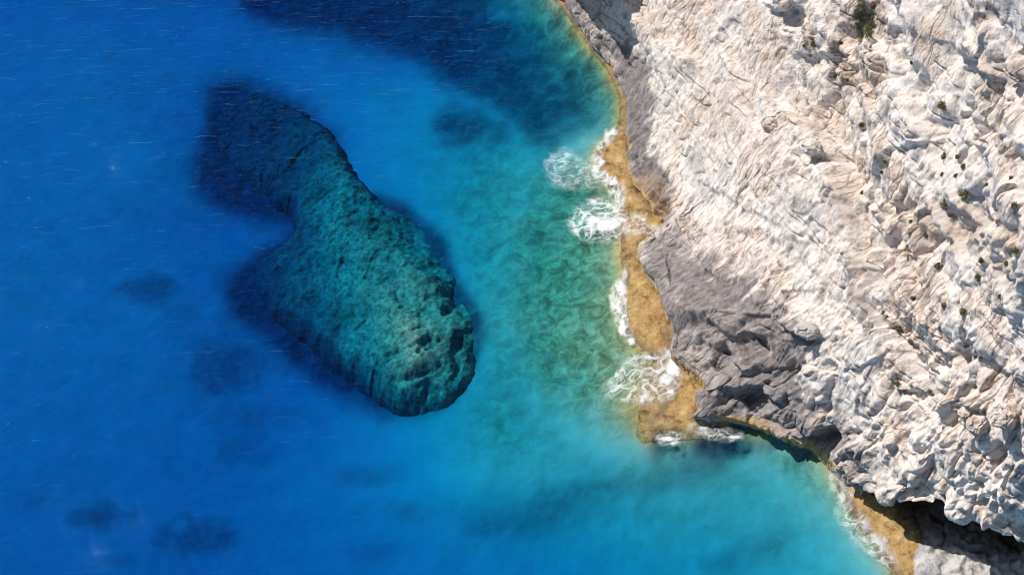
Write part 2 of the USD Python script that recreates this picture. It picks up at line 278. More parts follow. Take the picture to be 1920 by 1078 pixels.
LEDGE = field([(1030, -20)] + [(x + 1, y) for x, y in WATERLINE[3:19]] + [(1200, 700), (1195, 830)] + [(1300, 822), (1430, 812), (1500, 832), (1545, 862)] + [(x - 12, y) for x, y in WATERLINE[30:]] + [(2400, 1300), (2400, 1000), (1900, 800), (1500, 500), (1300, 100), (1100, -100)], 5)

def shore(x, y):
    p = np.stack([x, y], -1).reshape(-1, 2)
    z = np.concatenate([shore_rbf(p[i:i + 40000]) for i in range(0, len(p), 40000)]).reshape(x.shape)
    P = np.stack([x, y, z], -1); px, py, _ = pix(P)
    near = sstep(-7, -0.5, z)
    dk = take(F_dark, px, py); rb = take(F_rub, px, py)
    q = np.stack([x, y, 0 * x], -1)
    rough = np.maximum(dk * .9, rb)
    z = z + (fbm(q / 5.5, 5, 3) - .5) * (0.5 + 2.2 * rough) * (1 - .75 * near) + (ridged(q / 1.6, 4, 9) - .55) * (.10 + .55 * rough) * sstep(.6, -1.5, z)
    lg = sstep(-1.2, 0.1, z)
    z = z + lg * ((fbm(q / 1.5, 4, 21, .6) - .5) * .6 + (ridged(q / 3.2, 3, 31) - .6) * .45 + sstep(1.4, 2.6, z) * ((fbm(q / 4, 4, 23, .6) - .5) * 3.2 - .7 * sstep(.72, .95, ridged(q / 3.0, 3, 24)) + .5 * (ridged(q / 1.2, 2, 25) - .5)))
    return z, px, py, dk, rb

# far-reaching sheet: fine where the photograph looks, coarse out to the horizon
def lines(a, b, step, far):
    mid = np.arange(a, b, step); g = []
    s, v = step, b
    while v < far: g.append(v); s *= 1.22; v += s
    g.append(far); h = []; s, v = step, a - step
    while v > -far: h.append(v); s *= 1.22; v -= s
    return np.concatenate([[-far], h[::-1], mid, g])
xs, ys = lines(-95, 95, .36, 3500.0), lines(85, 240, .36, 3500.0)
SX, SY = np.meshgrid(xs, ys)
inner = (np.abs(SX) < 150) & (SY > 40) & (SY < 300)
sz, spx, spy, sdk, srb = [np.zeros(SX.shape) for _ in range(5)]
a_ = shore(SX[inner], SY[inner])
for arr, v in zip((sz, spx, spy, sdk, srb), a_): arr[inner] = v
rad = np.hypot(SX - 0, SY - 160)
sz = np.where(inner, sz, -14.0)
wfar = sstep(95, 150, np.maximum(np.abs(SX), np.abs(SY - 165) * 1.1))
sz = sz * (1 - wfar) + -15.0 * wfar
sdk *= 1 - wfar; srb *= 1 - wfar
fx = take(F_och, spx, spy) * inner * sstep(-4.5, -.6, sz)
V = np.stack([SX, SY, sz - .06], -1).reshape(-1, 3); F = grid_faces(*SX.shape)
keep = (sz.ravel()[F].min(1) < .8)
brk = (noise(V / 2.2, 40) - .5) * .5
zone = np.stack([np.clip(sdk.ravel() * 1.05 + brk * (sdk.ravel() > .08) * .5, 0, 1), np.clip(srb.ravel() + brk * (srb.ravel() > .1) * .7, 0, 1), np.clip(fx.ravel(), 0, 1)], -1)
(mv, mf), (zn,) = subset(V, F, keep, zone)
put('seabed', (mv, mf), 'sea_floor', prim={'zone': zn}, label='pale sandy sea floor with dark weedy rock patches under the water', cat='seabed', kind='structure')

# ------------------------------------------------------------------ the reef
REEF = [(398, 158), (430, 150), (475, 152), (520, 175), (565, 195), (630, 240), (648, 290), (692, 345), (716, 368), (755, 378), (800, 415), (850, 450), (862, 500), (892, 555), (912, 600), (908, 662), (884, 720), (855, 758), (800, 772), (745, 745), (680, 700), (610, 655), (545, 600), (482, 572), (446, 515), (490, 462), (556, 425), (548, 395), (500, 350), (425, 318), (378, 255)]
RC = np.array([(400, 170, -13.5), (470, 180, -11.5), (440, 240, -12), (560, 230, -10.5), (520, 290, -10), (600, 300, -8), (640, 350, -6.5), (590, 380, -7.5), (700, 400, -4.6), (640, 440, -5.2), (560, 470, -8.0), (690, 480, -4.0), (600, 520, -6.6), (520, 510, -10), (760, 470, -5.5), (810, 470, -6.0), (745, 540, -3.4), (650, 580, -5.4),
               (820, 540, -3.2), (840, 600, -2.6), (700, 630, -4.2), (760, 640, -2.2), (800, 650, -1.8), (780, 690, -2.2), (860, 650, -3.6), (740, 700, -3.4), (840, 710, -4.2), (880, 620, -4.2), (800, 745, -6.0), (690, 690, -6.5), (600, 630, -8.5), (500, 555, -11.5), (470, 515, -12.5)])
F_reef = field(REEF, 11)
RC = np.vstack([RC, [(735, 395, -8.5), (775, 425, -8.5), (812, 455, -8.0), (838, 495, -6.8), (722, 440, -4.0), (765, 488, -3.6), (842, 560, -5.5)]]); RC[:, 2] -= 1.3 - 1.5 * np.exp(-(((RC[:, 0] - 790) / 75) ** 2 + ((RC[:, 1] - 650) / 75) ** 2))
RP = at(RC[:, 0], RC[:, 1], RC[:, 2])
reef_rbf = RBFInterpolator(RP[:, :2], RP[:, 2], kernel='linear')
rp = at(np.array([r[0] for r in REEF]), np.array([r[1] for r in REEF]), -8.0)
rx, ry = np.meshgrid(np.arange(rp[:, 0].min() - 8, rp[:, 0].max() + 8, .22), np.arange(rp[:, 1].min() - 14, rp[:, 1].max() + 14, .22))
rt = reef_rbf(np.stack([rx, ry], -1).reshape(-1, 2)).reshape(rx.shape)
q = np.stack([rx, ry, rt], -1)
wq = q + 2.0 * np.stack([noise(q / 4, 3) - .5, noise(q / 4, 4) - .5, 0 * rx], -1)
v1, v2, e = [a.reshape(rx.shape) for a in voronoi((wq / np.array([4.2, 4.2, 9])).reshape(-1, 3), 5)]
w1, w2, e2 = [a.reshape(rx.shape) for a in voronoi((wq / np.array([1.5, 1.5, 4])).reshape(-1, 3), 6)]
rt = rt + (fbm(q / 6, 5, 2, .58) - .5) * 3.6 + (v1 - .5) * .5 + (w1 - .5) * .35 + (ridged(wq / 2.4, 4, 8) - .55) * .6 + (fbm(q / 1.1, 3, 9) - .5) * .5
rt = np.minimum(rt, -.9 + .15 * fbm(q, 2, 1))
ppx, ppy, _ = pix(np.stack([rx, ry, rt], -1))
wob = (fbm(q / 3.5, 5, 14, .6) - .5) * .95
m_ = take(F_reef, ppx, ppy) + wob * .85 + (noise(q / .9, 19) - .5) * .22
floor_z = a_floor = None
F_wide = field(REEF, 24)
dr, _, _ = polydist([(565, 195), (640, 260), (712, 372), (838, 455), (880, 560), (900, 610), (885, 690), (860, 740)], ppx, ppy)
left = sstep(20, 150, dr)
for x_, y_, a_, b_, d_ in [(706, 405, 8, 22, 1.0), (712, 425, 6, 14, .8), (850, 560, 8, 16, 2.2), (862, 640, 9, 12, 2), (795, 648, 13, 11, 2.2), (745, 660, 9, 7, 1.8), (770, 700, 20, 6, 1.6), (855, 680, 8, 22, 2), (730, 590, 8, 8, 1.2), (690, 590, 14, 6, 1.0), (640, 500, 16, 6, 1.0), (800, 585, 8, 8, 1.0)]:
    rt = rt - .55 * d_ * sstep(1.5, .4, np.hypot((ppx - x_ + wob * 70) / a_ * .8, (ppy - y_ - wob * 60) / b_ * .8))
fall = 1 - sstep(.36, .86, take(F_wide, ppx, ppy) + .3 * wob)
rt = rt - fall * (2.0 + 2.6 * left)
side = sstep(.18, .62, m_)
rz = rt * side + (1 - side) * (rt - 9.0 - 4 * (1 - side))
V = np.stack([rx, ry, rz], -1).reshape(-1, 3); F = grid_faces(*rx.shape)
keep = m_.ravel()[F].max(1) > .05
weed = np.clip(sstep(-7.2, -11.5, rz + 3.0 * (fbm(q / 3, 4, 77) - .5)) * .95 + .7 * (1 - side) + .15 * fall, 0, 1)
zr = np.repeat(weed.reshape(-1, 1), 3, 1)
(mv, mf), (zn,) = subset(V, F, keep, zr)
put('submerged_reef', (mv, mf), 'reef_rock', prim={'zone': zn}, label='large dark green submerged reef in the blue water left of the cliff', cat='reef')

# ------------------------------------------------------------------ the cliff
H = [(930, -150, 1.5), (1040, 0, 1.5), (1150, 120, 2), (1175, 250, 2), (1190, 330, 2), (1255, 410, 3), (1200, 470, 2.5), (1240, 590, 3.5), (1255, 660, 3.5), (1330, 740, 2.5), (1430, 800, 1.5), (1550, 846, 2.5), (1600, 892, 3), (1650, 932, 8), (1700, 941, 11), (1770, 948, 13), (1900, 998, 15), (2150, 1085, 17),
     (1180, 20, 13), (1250, 150, 13), (1260, 280, 8), (1330, 440, 9), (1340, 560, 7.5), (1400, 640, 8), (1400, 100, 25), (1400, 300, 20), (1420, 480, 15), (1500, 750, 9), (1600, 850, 11), (1460, 640, 12),
     (1550, 0, 42), (1550, 250, 33), (1560, 450, 26), (1600, 600, 24), (1680, 720, 23), (1750, 850, 21), (1530, 690, 15),
     (1750, 0, 58), (1750, 300, 46), (1800, 500, 41), (1800, 700, 33), (1900, 900, 27), (1920, 0, 75), (1920, 300, 63), (1920, 550, 51), (1920, 750, 38),
     (2300, -250, 120), (2300, 300, 95), (2300, 700, 66), (2350, 1120, 26), (1100, -250, 14), (1700, -250, 70)]
H = np.array(H, float)
h_rbf = RBFInterpolator(H[:, :2] / 400, H[:, 2], kernel='thin_plate_spline', smoothing=.02)
NS, NT = 1250, 800
E = np.array(EDGE, float); seg = np.hypot(*np.diff(E, axis=0).T); cum = np.concatenate([[0], np.cumsum(seg)]) / seg.sum()
s = np.linspace(0, 1, NS)
ex, ey = np.interp(s, cum, E[:, 0]), np.interp(s, cum, E[:, 1])
FA = np.array([(cum[i], x, y) for i, x, y in ((0, 960, -170), (2, 1080, -200), (5, 1450, -200), (10, 1950, -200), (14, 2170, -160), (17, 2190, 60), (20, 2190, 350), (23, 2200, 560), (27, 2210, 800), (31, 2260, 980), (34, 2400, 1190))]); fx_, fy_ = np.interp(s, FA[:, 0], FA[:, 1]), np.interp(s, FA[:, 0], FA[:, 2])
fx_, fy_ = gaussian_filter(fx_, 30, mode='nearest'), gaussian_filter(fy_, 30, mode='nearest')
t = np.linspace(0, 1, NT); t = .6 * t + .4 * t ** 2.5
relax = sstep(0, .35, t)[:, None]
esx, esy = gaussian_filter(ex, 40, mode='nearest'), gaussian_filter(ey, 40, mode='nearest')
bx, by = ex * (1 - relax) + esx * relax, ey * (1 - relax) + esy * relax
PX = bx * (1 - t[:, None]) + fx_ * t[:, None]; PY = by * (1 - t[:, None]) + fy_ * t[:, None]
hz = np.concatenate([h_rbf(c) for c in np.array_split(np.stack([PX, PY], -1).reshape(-1, 2) / 400, 20)]).reshape(PX.shape)
hz = np.maximum(hz, 1.7 + 30 * t[:, None])
B0 = at(PX, PY, hz)

def normals(P):
    n = np.cross(np.gradient(P, axis=0), np.gradient(P, axis=1))
    return n / (np.linalg.norm(n, axis=-1, keepdims=True) + 1e-12)
# the foot: the face turns under and runs back below the ledge; a deep recess under the overhang at lower right
deep = np.interp(s, [cum[k] for k in (0, 25, 26, 27, 28, 30, 34)], [.8, .8, 1.8, 4.5, 9, 14, 16])
k0 = np.array([.80, .52, 0.0]); k0 /= np.linalg.norm(k0)
inn = np.broadcast_to(k0, (NS, 3)).copy()
g_ = np.clip((s - cum[24]) / (cum[28] - cum[24]), 0, 1)[:, None]; inn = inn * (1 - g_) + np.array([.38, .92, 0]) * g_; inn /= np.linalg.norm(inn, axis=1, keepdims=True)
rows = []
NR = 44
for r in np.linspace(1, 0, NR, endpoint=False):
    base = B0[0] + inn * (deep * (1 - (1 - r) ** 1.6))[:, None]
    zc = B0[0, :, 2]
    rows.append(np.stack([base[:, 0], base[:, 1], zc - (zc + 2.5) * np.where(deep > 2, r ** 2.6, r ** 1.1)], -1))
B0 = np.concatenate([np.array(rows), B0])
fx0, fy0, _ = pix(B0[:NR])
PX = np.concatenate([fx0, PX]); PY = np.concatenate([fy0, PY])
N0 = normals(np.stack([gaussian_filter(B0[..., k], 7, mode='nearest') for k in range(3)], -1))
if (N0 * (EYE - B0)).sum(-1).mean() < 0: N0 = -N0
N0 = np.stack([gaussian_filter(N0[..., k], 6, mode='nearest') for k in range(3)], -1); N0 /= np.linalg.norm(N0, axis=-1, keepdims=True)

# zones over the rock face (in photo positions of the base surface)
F_right = field([(1440, -300), (1470, 150), (1530, 290), (1580, 440), (1600, 600), (1690, 760), (1640, 930), (2500, 1300), (2500, -300)], 24)
F_smooth = np.clip(field([(1700, 10), (1900, 120), (1990, 60), (1990, -100), (1700, -60)], 20) + .8 * field([(1260, 60), (1400, 60), (1480, 300), (1560, 470), (1560, 600), (1300, 430), (1230, 250)], 25) + .9 * field([(1230, 470), (1300, 470), (1420, 560), (1400, 600), (1270, 620)], 15), 0, 1)
F_lip = field([(1540, 800), (1640, 920), (1920, 1010), (2300, 1130), (2300, 860), (1800, 760), (1650, 770)], 25)
F_grey = np.clip(np.maximum.reduce([
    field([(1040, -40), (1085, 0), (1130, 65), (1175, 92), (1210, 112), (1226, 190), (1214, 250), (1222, 300), (1258, 330), (1268, 400), (1262, 430), (1180, 430), (1150, 120), (1020, -40)], 9),
    field([(1190, 452), (1270, 432), (1330, 480), (1400, 520), (1440, 560), (1500, 600), (1520, 660), (1470, 710), (1540, 770), (1580, 850), (1660, 945), (1500, 870), (1240, 830), (1240, 640), (1180, 480)], 26),
    .6 * field([(1440, 690), (1600, 800), (1640, 880), (1660, 940), (1500, 880), (1440, 800)], 20)]), 0, 1)
F_stain = np.clip(np.maximum.reduce([field([(1186, 340), (1225, 320), (1262, 385), (1258, 420), (1200, 385)], 7) * .8, dots([(1555, 120, 18, 40, .5), (1640, 20, 12, 30, .5), (1750, 60, 26, 30, .25), (1800, 420, 60, 50, .4), (1880, 470, 40, 60, .45), (1600, 540, 20, 70, .35), (1850, 130, 60, 40, .25), (1345, 200, 50, 60, .2), (1560, 380, 20, 60, .3), (1730, 420, 30, 50, .3)])]), 0, 1)
F_och_c = field([(x - 30, y) for x, y in EDGE[4:26]] + [(x + 7, y - 4) for x, y in EDGE[4:26]][::-1], 4) * .85

P = B0
fr_, sm, lip, gr = [take(f, PX, PY) for f in (F_right, F_smooth, F_lip, F_grey)]
wv = 2.0 * np.stack([fbm(P / 9, 3, k) - .5 for k in (1, 2, 3)], -1) + 0.25 * np.stack([fbm(P / 2.1, 3, k) - .5 for k in (4, 5, 6)], -1)
Q = P + wv
aS, bD, cT = Q @ S, Q @ D, Q @ T3
D2 = np.array([-.08, -.10, -.99]); D2 /= np.linalg.norm(D2)      # the steeper right face: runnels almost plumb
S2 = S - D2 * (S @ D2); S2 /= np.linalg.norm(S2); T2 = np.cross(S2, D2)
bl = sstep(.1, .9, take(gaussian_filter(F_right, 110 / ST), PX, PY))
Qc = Q - Q[(fr_ > .3) & (fr_ < .7)].mean(0)
aS, bD, cT = [(Qc @ u) * (1 - bl) + (Qc @ v) * bl for u, v in ((S, S2), (D, D2), (T3, T2))]
rough = np.clip(.50 + .26 * fr_ + .22 * lip + .45 * gr * (PY > 590) - .40 * sm, .10, 1.2)
disp = (fbm(P / 16, 4, 7) - .5) * 5.0 * (.6 + .4 * fr_)
v1, v2, e1 = [a.reshape(PX.shape) for a in voronoi(np.stack([aS / 5.2, bD / 8.5, cT / 8], -1).reshape(-1, 3), 11)]
disp += rough * ((v1 - .5) * 1.7 + v2 * 1.5 - .15 * sstep(.05, 0, e1))
v1, v2, e1 = [a.reshape(PX.shape) for a in voronoi(np.stack([aS / 1.9, bD / 3.6, cT / 3.4], -1).reshape(-1, 3), 12)]
patch = sstep(.45, .62, fbm(P / 7, 3, 17))
disp += rough * (.15 + .8 * patch) * ((v1 - .5) * .42 + v2 * .5 - .06 * sstep(.08, 0, e1))
v1, v2, e1 = [a.reshape(PX.shape) for a in voronoi(np.stack([aS / .8, bD / 1.6, cT / 1.8], -1).reshape(-1, 3), 13)]
disp += np.clip(rough, .3, 2) * (.35 + .6 * patch) * ((v1 - .5) * .22 + v2 * .3)
# beds: uneven steps along a gently dipping normal
bq = Q @ np.array([.16, .10, .98])
def beds(q, th, seed):
    u = q / th; k = np.floor(u); f = u - k
    r = map_coordinates(LAT[seed], [np.mod(k * 7.13, 47), np.mod(k * 3.7, 47)], order=0, mode='grid-wrap')
    return r * sstep(0, .85, f) * (1 - sstep(.9, 1, f)) + .25 * f
bp = sstep(.42, .66, fbm(P / 12, 3, 27))
disp += (beds(bq + 3.0 * (fbm(P / 6, 3, 18) - .5), 5.2, 3) - .5) * 2.0 * rough * (.3 + bp) + (beds(bq + 1.0 * (fbm(P / 3, 3, 19) - .5), 1.7, 5) - .5) * .2 * rough * bp
# runnels down the face
fl = ridged(np.stack([aS / 1.7, bD / 10, cT / 8], -1), 2, 33, .55)
fl2 = ridged(np.stack([aS / .8, bD / 4.5, cT / 4], -1), 2, 37, .5)
fpatch = .35 + .65 * sstep(.35, .6, fbm(P / 8, 3, 41))
disp += -(sstep(.55, .95, fl) * .75) * (.35 + .65 * fr_ + .5 * lip) * fpatch * (1 - .5 * sm) - (fl2 - .5) * .34 * fpatch
disp += (fbm(np.stack([aS / 1.5, bD / 3.0, cT / 3], -1), 3, 44, .6) - .5) * 1.0 * (.5 + .5 * rough)
# pits and holes
pit = ridged(np.stack([aS / 2.6, bD / 4.5, cT / 4], -1), 2, 51)
pits = sstep(.66, .74, noise(np.stack([aS / 1.5, bD / 2.6, cT / 2], -1), 53)) * sstep(.45, .6, fbm(P / 10, 2, 57))
disp -= pits * .9 * np.clip(fr_ + lip, 0, 1)

# single features read off the photograph: (line, step height m, side that stands out, width px)
FEAT = [([(1400, 170), (1480, 210), (1500, 250), (1530, 292), (1552, 340), (1580, 410), (1592, 480), (1596, 560)], -2.6, -1, 110),
        ([(1600, 560), (1640, 640), (1680, 700), (1702, 740), (1722, 790)], -2.0, -1, 80),
        ([(1220, 40), (1250, 60), (1270, 90), (1305, 112), (1312, 150)], 1.3, 1, 45),
        ([(1580, 330), (1625, 380), (1622, 470), (1615, 560)], 1.0, 1, 30),
        ([(1700, 640), (1770, 660), (1815, 640), (1870, 690), (1930, 700)], -1.0, 1, 40),
        ([(1770, 640), (1775, 700), (1770, 760), (1772, 830)], 1.0, 1, 30),
        ([(1750, 60), (1810, 110), (1860, 130), (1920, 175)], -1.2, 1, 40),
        ([(1690, 480), (1760, 470), (1850, 430), (1920, 460)], -1.0, -1, 50),
        ([(1210, 455), (1290, 462), (1330, 500), (1400, 545)], -.5, 1, 30),
        ([(1256, 618), (1300, 605), (1340, 612), (1380, 640), (1440, 625)], 1.9, -1, 46),
        ([(1290, 655), (1340, 655), (1390, 690), (1440, 700)], 1.2, -1, 30),
        ([(1340, 732), (1390, 742), (1430, 720), (1460, 690)], 1.0, -1, 30),
        ([(1540, 640), (1500, 630), (1460, 600)], .9, 1, 26),
        ([(1285, 325), (1350, 365), (1430, 410), (1500, 450), (1560, 470)], -.45, 1, 40), ([(1330, 430), (1400, 425), (1470, 455), (1540, 520)], -.4, 1, 36), ([(1360, 60), (1380, 140), (1385, 200), (1420, 260)], -.9, -1, 40), ([(1480, 110), (1540, 100), (1600, 120)], -1.0, 1, 36), ([(1640, 80), (1700, 150), (1720, 240), (1712, 330)], -1.0, -1, 40),
        ([(1440, 560), (1520, 575), (1600, 640)], -.7, -1, 40), ([(1640, 700), (1740, 760), (1840, 765), (1930, 800)], -1.1, 1, 40),
        ([(1310, 770), (1370, 740), (1420, 730), (1480, 760)], 1.2, -1, 34)]
wx, wy = (fbm(P / 3, 4, 61) - .5) * 42, (fbm(P / 3, 4, 62) - .5) * 42
main = disp; disp = np.zeros(PX.shape)
for line, a, sd, w in FEAT:
    d, sgn, al = polydist(line, PX + wx, PY + wy)
    end = np.clip(np.minimum(al, 1 - al) * 6, 0, 1)
    sgn = sgn * sd
    disp += 1.5 * a * end * (sgn > 0) * np.exp(-(d / w) ** 2) * sstep(0, 6, d)
FL = field([(1186, 322), (1226, 300), (1266, 380), (1258, 424), (1196, 395)], 8); fz = take(FL, PX, PY)
disp -= fz * 1.5 * sstep(.45, .9, ridged(np.stack([aS / 1.5, bD / 9, cT / 9], -1), 2, 91))
HOLE = [(1622, 470, 5, 60, 1.7), (1637, 505, 4, 45, 1.4), (1610, 610, 4, 40, 1.1), (1724, 400, 5, 22, 1.3), (1800, 450, 5, 26, 1.3), (1830, 470, 4, 24, 1.1), (1880, 500, 5, 24, 1.2), (1770, 530, 6, 14, 1.1), (1700, 545, 5, 18, 1.0), (1548, 826, 20, 22, 3.2), (1860, 858, 15, 22, 2.2), (1226, 372, 6, 9, 1.0), (1245, 390, 6, 10, 1.0), (1520, 292, 20, 7, 2.0), (1514, 640, 16, 7, 1.8), (1490, 32, 15, 22, 1.8), (1578, 68, 14, 16, 1.5), (1736, 418, 7, 16, 1.4), (1740, 445, 10, 18, 1.5), (1765, 405, 16, 8, 1.2), (1815, 370, 12, 10, 1.2), (1560, 120, 9, 16, 1.3), (1608, 40, 11, 38, 1.5), (1631, 50, 8, 30, 1.3), (1645, 95, 7, 26, 1.0), (1690, 50, 14, 24, .9),
        (1775, 665, 6, 14, 1.0), (1480, 690, 9, 18, 1.0), (1425, 700, 12, 16, 1.3), (1420, 655, 10, 10, .9), (1620, 440, 6, 30, .9), (1690, 520, 6, 18, .9), (1745, 480, 5, 18, .8), (1600, 700, 6, 14, .6), (1545, 690, 9, 16, .9), (1700, 865, 12, 8, .9), (1790, 890, 9, 8, 1.0), (1830, 918, 10, 5, .9), (1890, 440, 5, 20, .9), (1910, 430, 5, 30, .9), (1770, 790, 6, 20, 1.0), (1530, 770, 16, 14, 1.0), (1360, 655, 8, 8, .8), (1440, 720, 8, 14, .8), (1325, 640, 9, 8, .7)]
for x, y, a, b, dep in HOLE:
    m = np.hypot((PX + wx * .25 - x) / a, (PY + wy * .25 - y) / b)
    disp -= dep * sstep(1.25, .7, m)
disp = main + gaussian_filter(disp, 2.0)
BULGE = [(1466, 8, 22, 14, 1.8), (1518, 270, 20, 14, 1.4), (1512, 620, 20, 12, 1.2), (1700, 220, 30, 40, .8), (1680, 110, 36, 30, .8), (1740, 200, 26, 30, 1.0), (1800, 340, 30, 30, .8), (1780, 770, 34, 24, 1.0), (1870, 780, 26, 22, 1.0), (1830, 790, 22, 20, .8), (1700, 830, 40, 20, .8), (1820, 960, 60, 18, .8)]
for x, y, a, b, dep in BULGE:
    m = np.hypot((PX + wx * .3 - x) / a, (PY + wy * .3 - y) / b)
    disp += dep * np.sqrt(np.clip(1 - m ** 2, 0, 1))
rim = np.ones(PX.shape[0]); rim[:NR + 4] = np.concatenate([np.linspace(.3, .6, NR), [.6, .7, .8, .9]])
disp = gaussian_filter(disp, 1.0)
g1 = ridged(np.stack([aS / 1.1, bD / 2.2, cT / 2.2], -1), 2, 63, .6); g2 = noise(np.stack([aS / .55, bD / .9, cT / .9], -1), 66)
gp = .4 + .6 * sstep(.35, .65, fbm(P / 6, 3, 67))
slot = ridged(np.stack([aS / 3.0, bD / 9, cT / 8], -1), 2, 64, .5)
disp -= 1.1 * sstep(.86, .95, slot) * sstep(.42, .6, fbm(P / 10, 3, 65)) * np.clip(.25 + fr_ + .6 * lip, 0, 1.2)
disp += gp * (-.42 * sstep(.62, .98, g1) + .42 * (g2 - .5)) * (1 - .35 * sm)
ck = np.abs(noise(np.stack([aS / 3.4, bD / 7, cT / 6], -1), 68) - .5) * 3.4; ck2 = np.abs(noise(np.stack([aS / 6, bD / 2.6, bq / 2.2], -1), 69) - .5) * 3
disp -= .45 * sstep(.13, .02, ck) * sstep(.45, .6, fbm(P / 9, 2, 70)) + .5 * sstep(.12, .02, ck2) * sstep(.5, .6, fbm(P / 8, 2, 73))
low = gaussian_filter(disp, 45, mode='nearest')
foot = np.ones(PX.shape[0]); foot[NR:] = sstep(.16, .03, t)
disp = disp - (low - .15) * foot[:, None]
P = B0 + N0 * (disp * rim[:, None])[..., None]
ZE = np.stack([take(f, PX, PY) for f in (F_grey, F_och_c, F_stain)], -1)
br = (fbm(P / 2.2, 4, 71, .6) - .5)
gs = fbm(np.stack([P @ S / 1.1, P @ D / 5, P @ T3 / 4], -1), 4, 72, .6) - .5
ZE[..., 0] = sstep(.14, .80, ZE[..., 0] + br * 1.0 + gs * 1.5) * (.98 - .30 * sstep(.52, .75, fbm(P / 3.5, 4, 74, .6)))
ZE[..., 1] = sstep(.35, .65, ZE[..., 1] + br * .6) * sstep(3.2, 1.6, P[..., 2])
ZE[..., 2] = np.clip(ZE[..., 2] * (1 + br * 2.5), 0, 1)
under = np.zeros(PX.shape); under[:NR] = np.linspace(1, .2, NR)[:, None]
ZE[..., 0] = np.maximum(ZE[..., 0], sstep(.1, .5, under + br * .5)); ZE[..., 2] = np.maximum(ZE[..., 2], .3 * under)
ALL, ZA = P, ZE
V = ALL.reshape(-1, 3); F = grid_faces(*ALL.shape[:2], flip=True)
Z = ZA.reshape(-1, 3)
cliff = UsdGeom.Xform.Define(stage, '/World/cliff').GetPrim()
tag(cliff, 'white limestone cliff with a grey foot and ochre ledge above the sea', 'cliff', kind='structure')
face = Z[F].mean(1)
fg = face[:, 0] > .5
for nm, kp in (('white_rock_face', ~fg), ('grey_splash_zone', fg)):
    (mv, mf), (zn,) = subset(V, F, kp, Z)
    put(nm, (mv, mf), 'cliff_rock', parent='/World/cliff', prim={'zone': zn})
CPX, CPY, CW = pix(P.reshape(-1, 3)); CTREE = cKDTree(np.stack([CPX, CPY], 1))
CN = normals(P).reshape(-1, 3); CPT = P.reshape(-1, 3)

# ------------------------------------------------------------------ the wave-cut ledge
lx, ly = np.meshgrid(np.arange(0, 92, .17), np.arange(100, 245, .17))
lz0 = at(1200, 500, 0)
lpx, lpy, _ = pix(np.stack([lx, ly, 0 * lx + .3], -1))
near = take(LEDGE, lpx, lpy) > .02
lz = np.full(lx.shape, -9.0); och = np.zeros(lx.shape); ll = np.zeros(lx.shape)
r_ = shore(lx[near], ly[near]); lz[near] = r_[0]
ll[near] = take(LEDGE, r_[1], r_[2])
F_shelf = field([(1735, 1000), (1715, 1030), (1712, 1100), (1760, 1300), (2500, 1300), (2500, 900), (1780, 900), (1740, 960)], 8)
och[near] = 1 - take(F_shelf, r_[1], r_[2])
V = np.stack([lx, ly, lz], -1).reshape(-1, 3); F = grid_faces(*lx.shape)
kp = ((lz > -1.1) & (ll > .3)).ravel()[F].all(1)
bq_ = (fbm(V / 1.8, 4, 91, .6) - .5)
og = sstep(.35, .65, och.ravel() + bq_ * .8)
F_wet_shade = np.maximum.reduce([.55 * np.exp(-(polydist(WATERLINE, GX.astype(float), GY.astype(float))[0] / 10) ** 2), field([(1630, 920), (1690, 965), (1750, 1020), (1800, 1010), (1870, 1040), (2000, 1060), (2400, 1150), (2400, 800), (1700, 800)], 14), .6 * np.exp(-(polydist(EDGE, GX.astype(float), GY.astype(float))[0] / 9) ** 2)])  # wet waterline, overhang shade painted into the rock colour, darker cliff foot
wet_shade = np.zeros(lx.shape); wet_shade[near] = take(F_wet_shade, r_[1], r_[2])
zl = np.stack([0 * og, og, np.clip(wet_shade.ravel() + bq_ * .6 * (wet_shade.ravel() > .1), 0, 1)], -1)
sh = og[F].mean(1) < .5
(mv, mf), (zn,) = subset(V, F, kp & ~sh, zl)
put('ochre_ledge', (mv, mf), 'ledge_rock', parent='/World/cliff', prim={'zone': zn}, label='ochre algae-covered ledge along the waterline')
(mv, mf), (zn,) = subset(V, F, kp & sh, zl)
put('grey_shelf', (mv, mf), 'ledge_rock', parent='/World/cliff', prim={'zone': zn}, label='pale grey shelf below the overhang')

# ------------------------------------------------------------------ the water
xs, ys = lines(-95, 95, .42, 3400.0), lines(85, 240, .42, 3400.0)
WX, WY = np.meshgrid(xs, ys)
q = np.stack([WX * .55 + WY * .09, WY * 1.4 - WX * .2, 0 * WX], -1)
wz = (fbm(q / 3.2, 2, 101, .45) - .5) * .28 + (fbm(q / 11, 2, 105) - .5) * .5
wz *= 1 - sstep(120, 220, np.maximum(np.abs(WX), np.abs(WY - 165)))
ny, nx = WX.shape
top = np.stack([WX, WY, wz], -1).reshape(-1, 3)
bot = np.array([[xs[0], ys[0], -40], [xs[-1], ys[0], -40], [xs[-1], ys[-1], -40], [xs[0], ys[-1], -40]], float)
idx = np.arange(ny * nx).reshape(ny, nx); n0 = ny * nx
F = [grid_faces(ny, nx)]
def fan(edge, a, b):
    e = np.asarray(edge); f = [np.stack([e[1:], e[:-1], np.full(len(e) - 1, a)], 1), np.array([[a, b, e[-1]]])]
    return np.vstack(f)
F += [fan(idx[0], n0, n0 + 1), fan(idx[:, -1], n0 + 1, n0 + 2), fan(idx[-1, ::-1], n0 + 2, n0 + 3), fan(idx[::-1, 0], n0 + 3, n0), np.array([[n0, n0 + 2, n0 + 1], [n0, n0 + 3, n0 + 2]])]
wm = trimesh.Trimesh(np.vstack([top, bot]), np.vstack(F), process=False)
print('water watertight', wm.is_watertight, 'volume', wm.volume)
put('water', wm, 'sea_water', smooth=40, label='clear blue and turquoise sea water over the sandy cove', cat='sea', kind='structure')
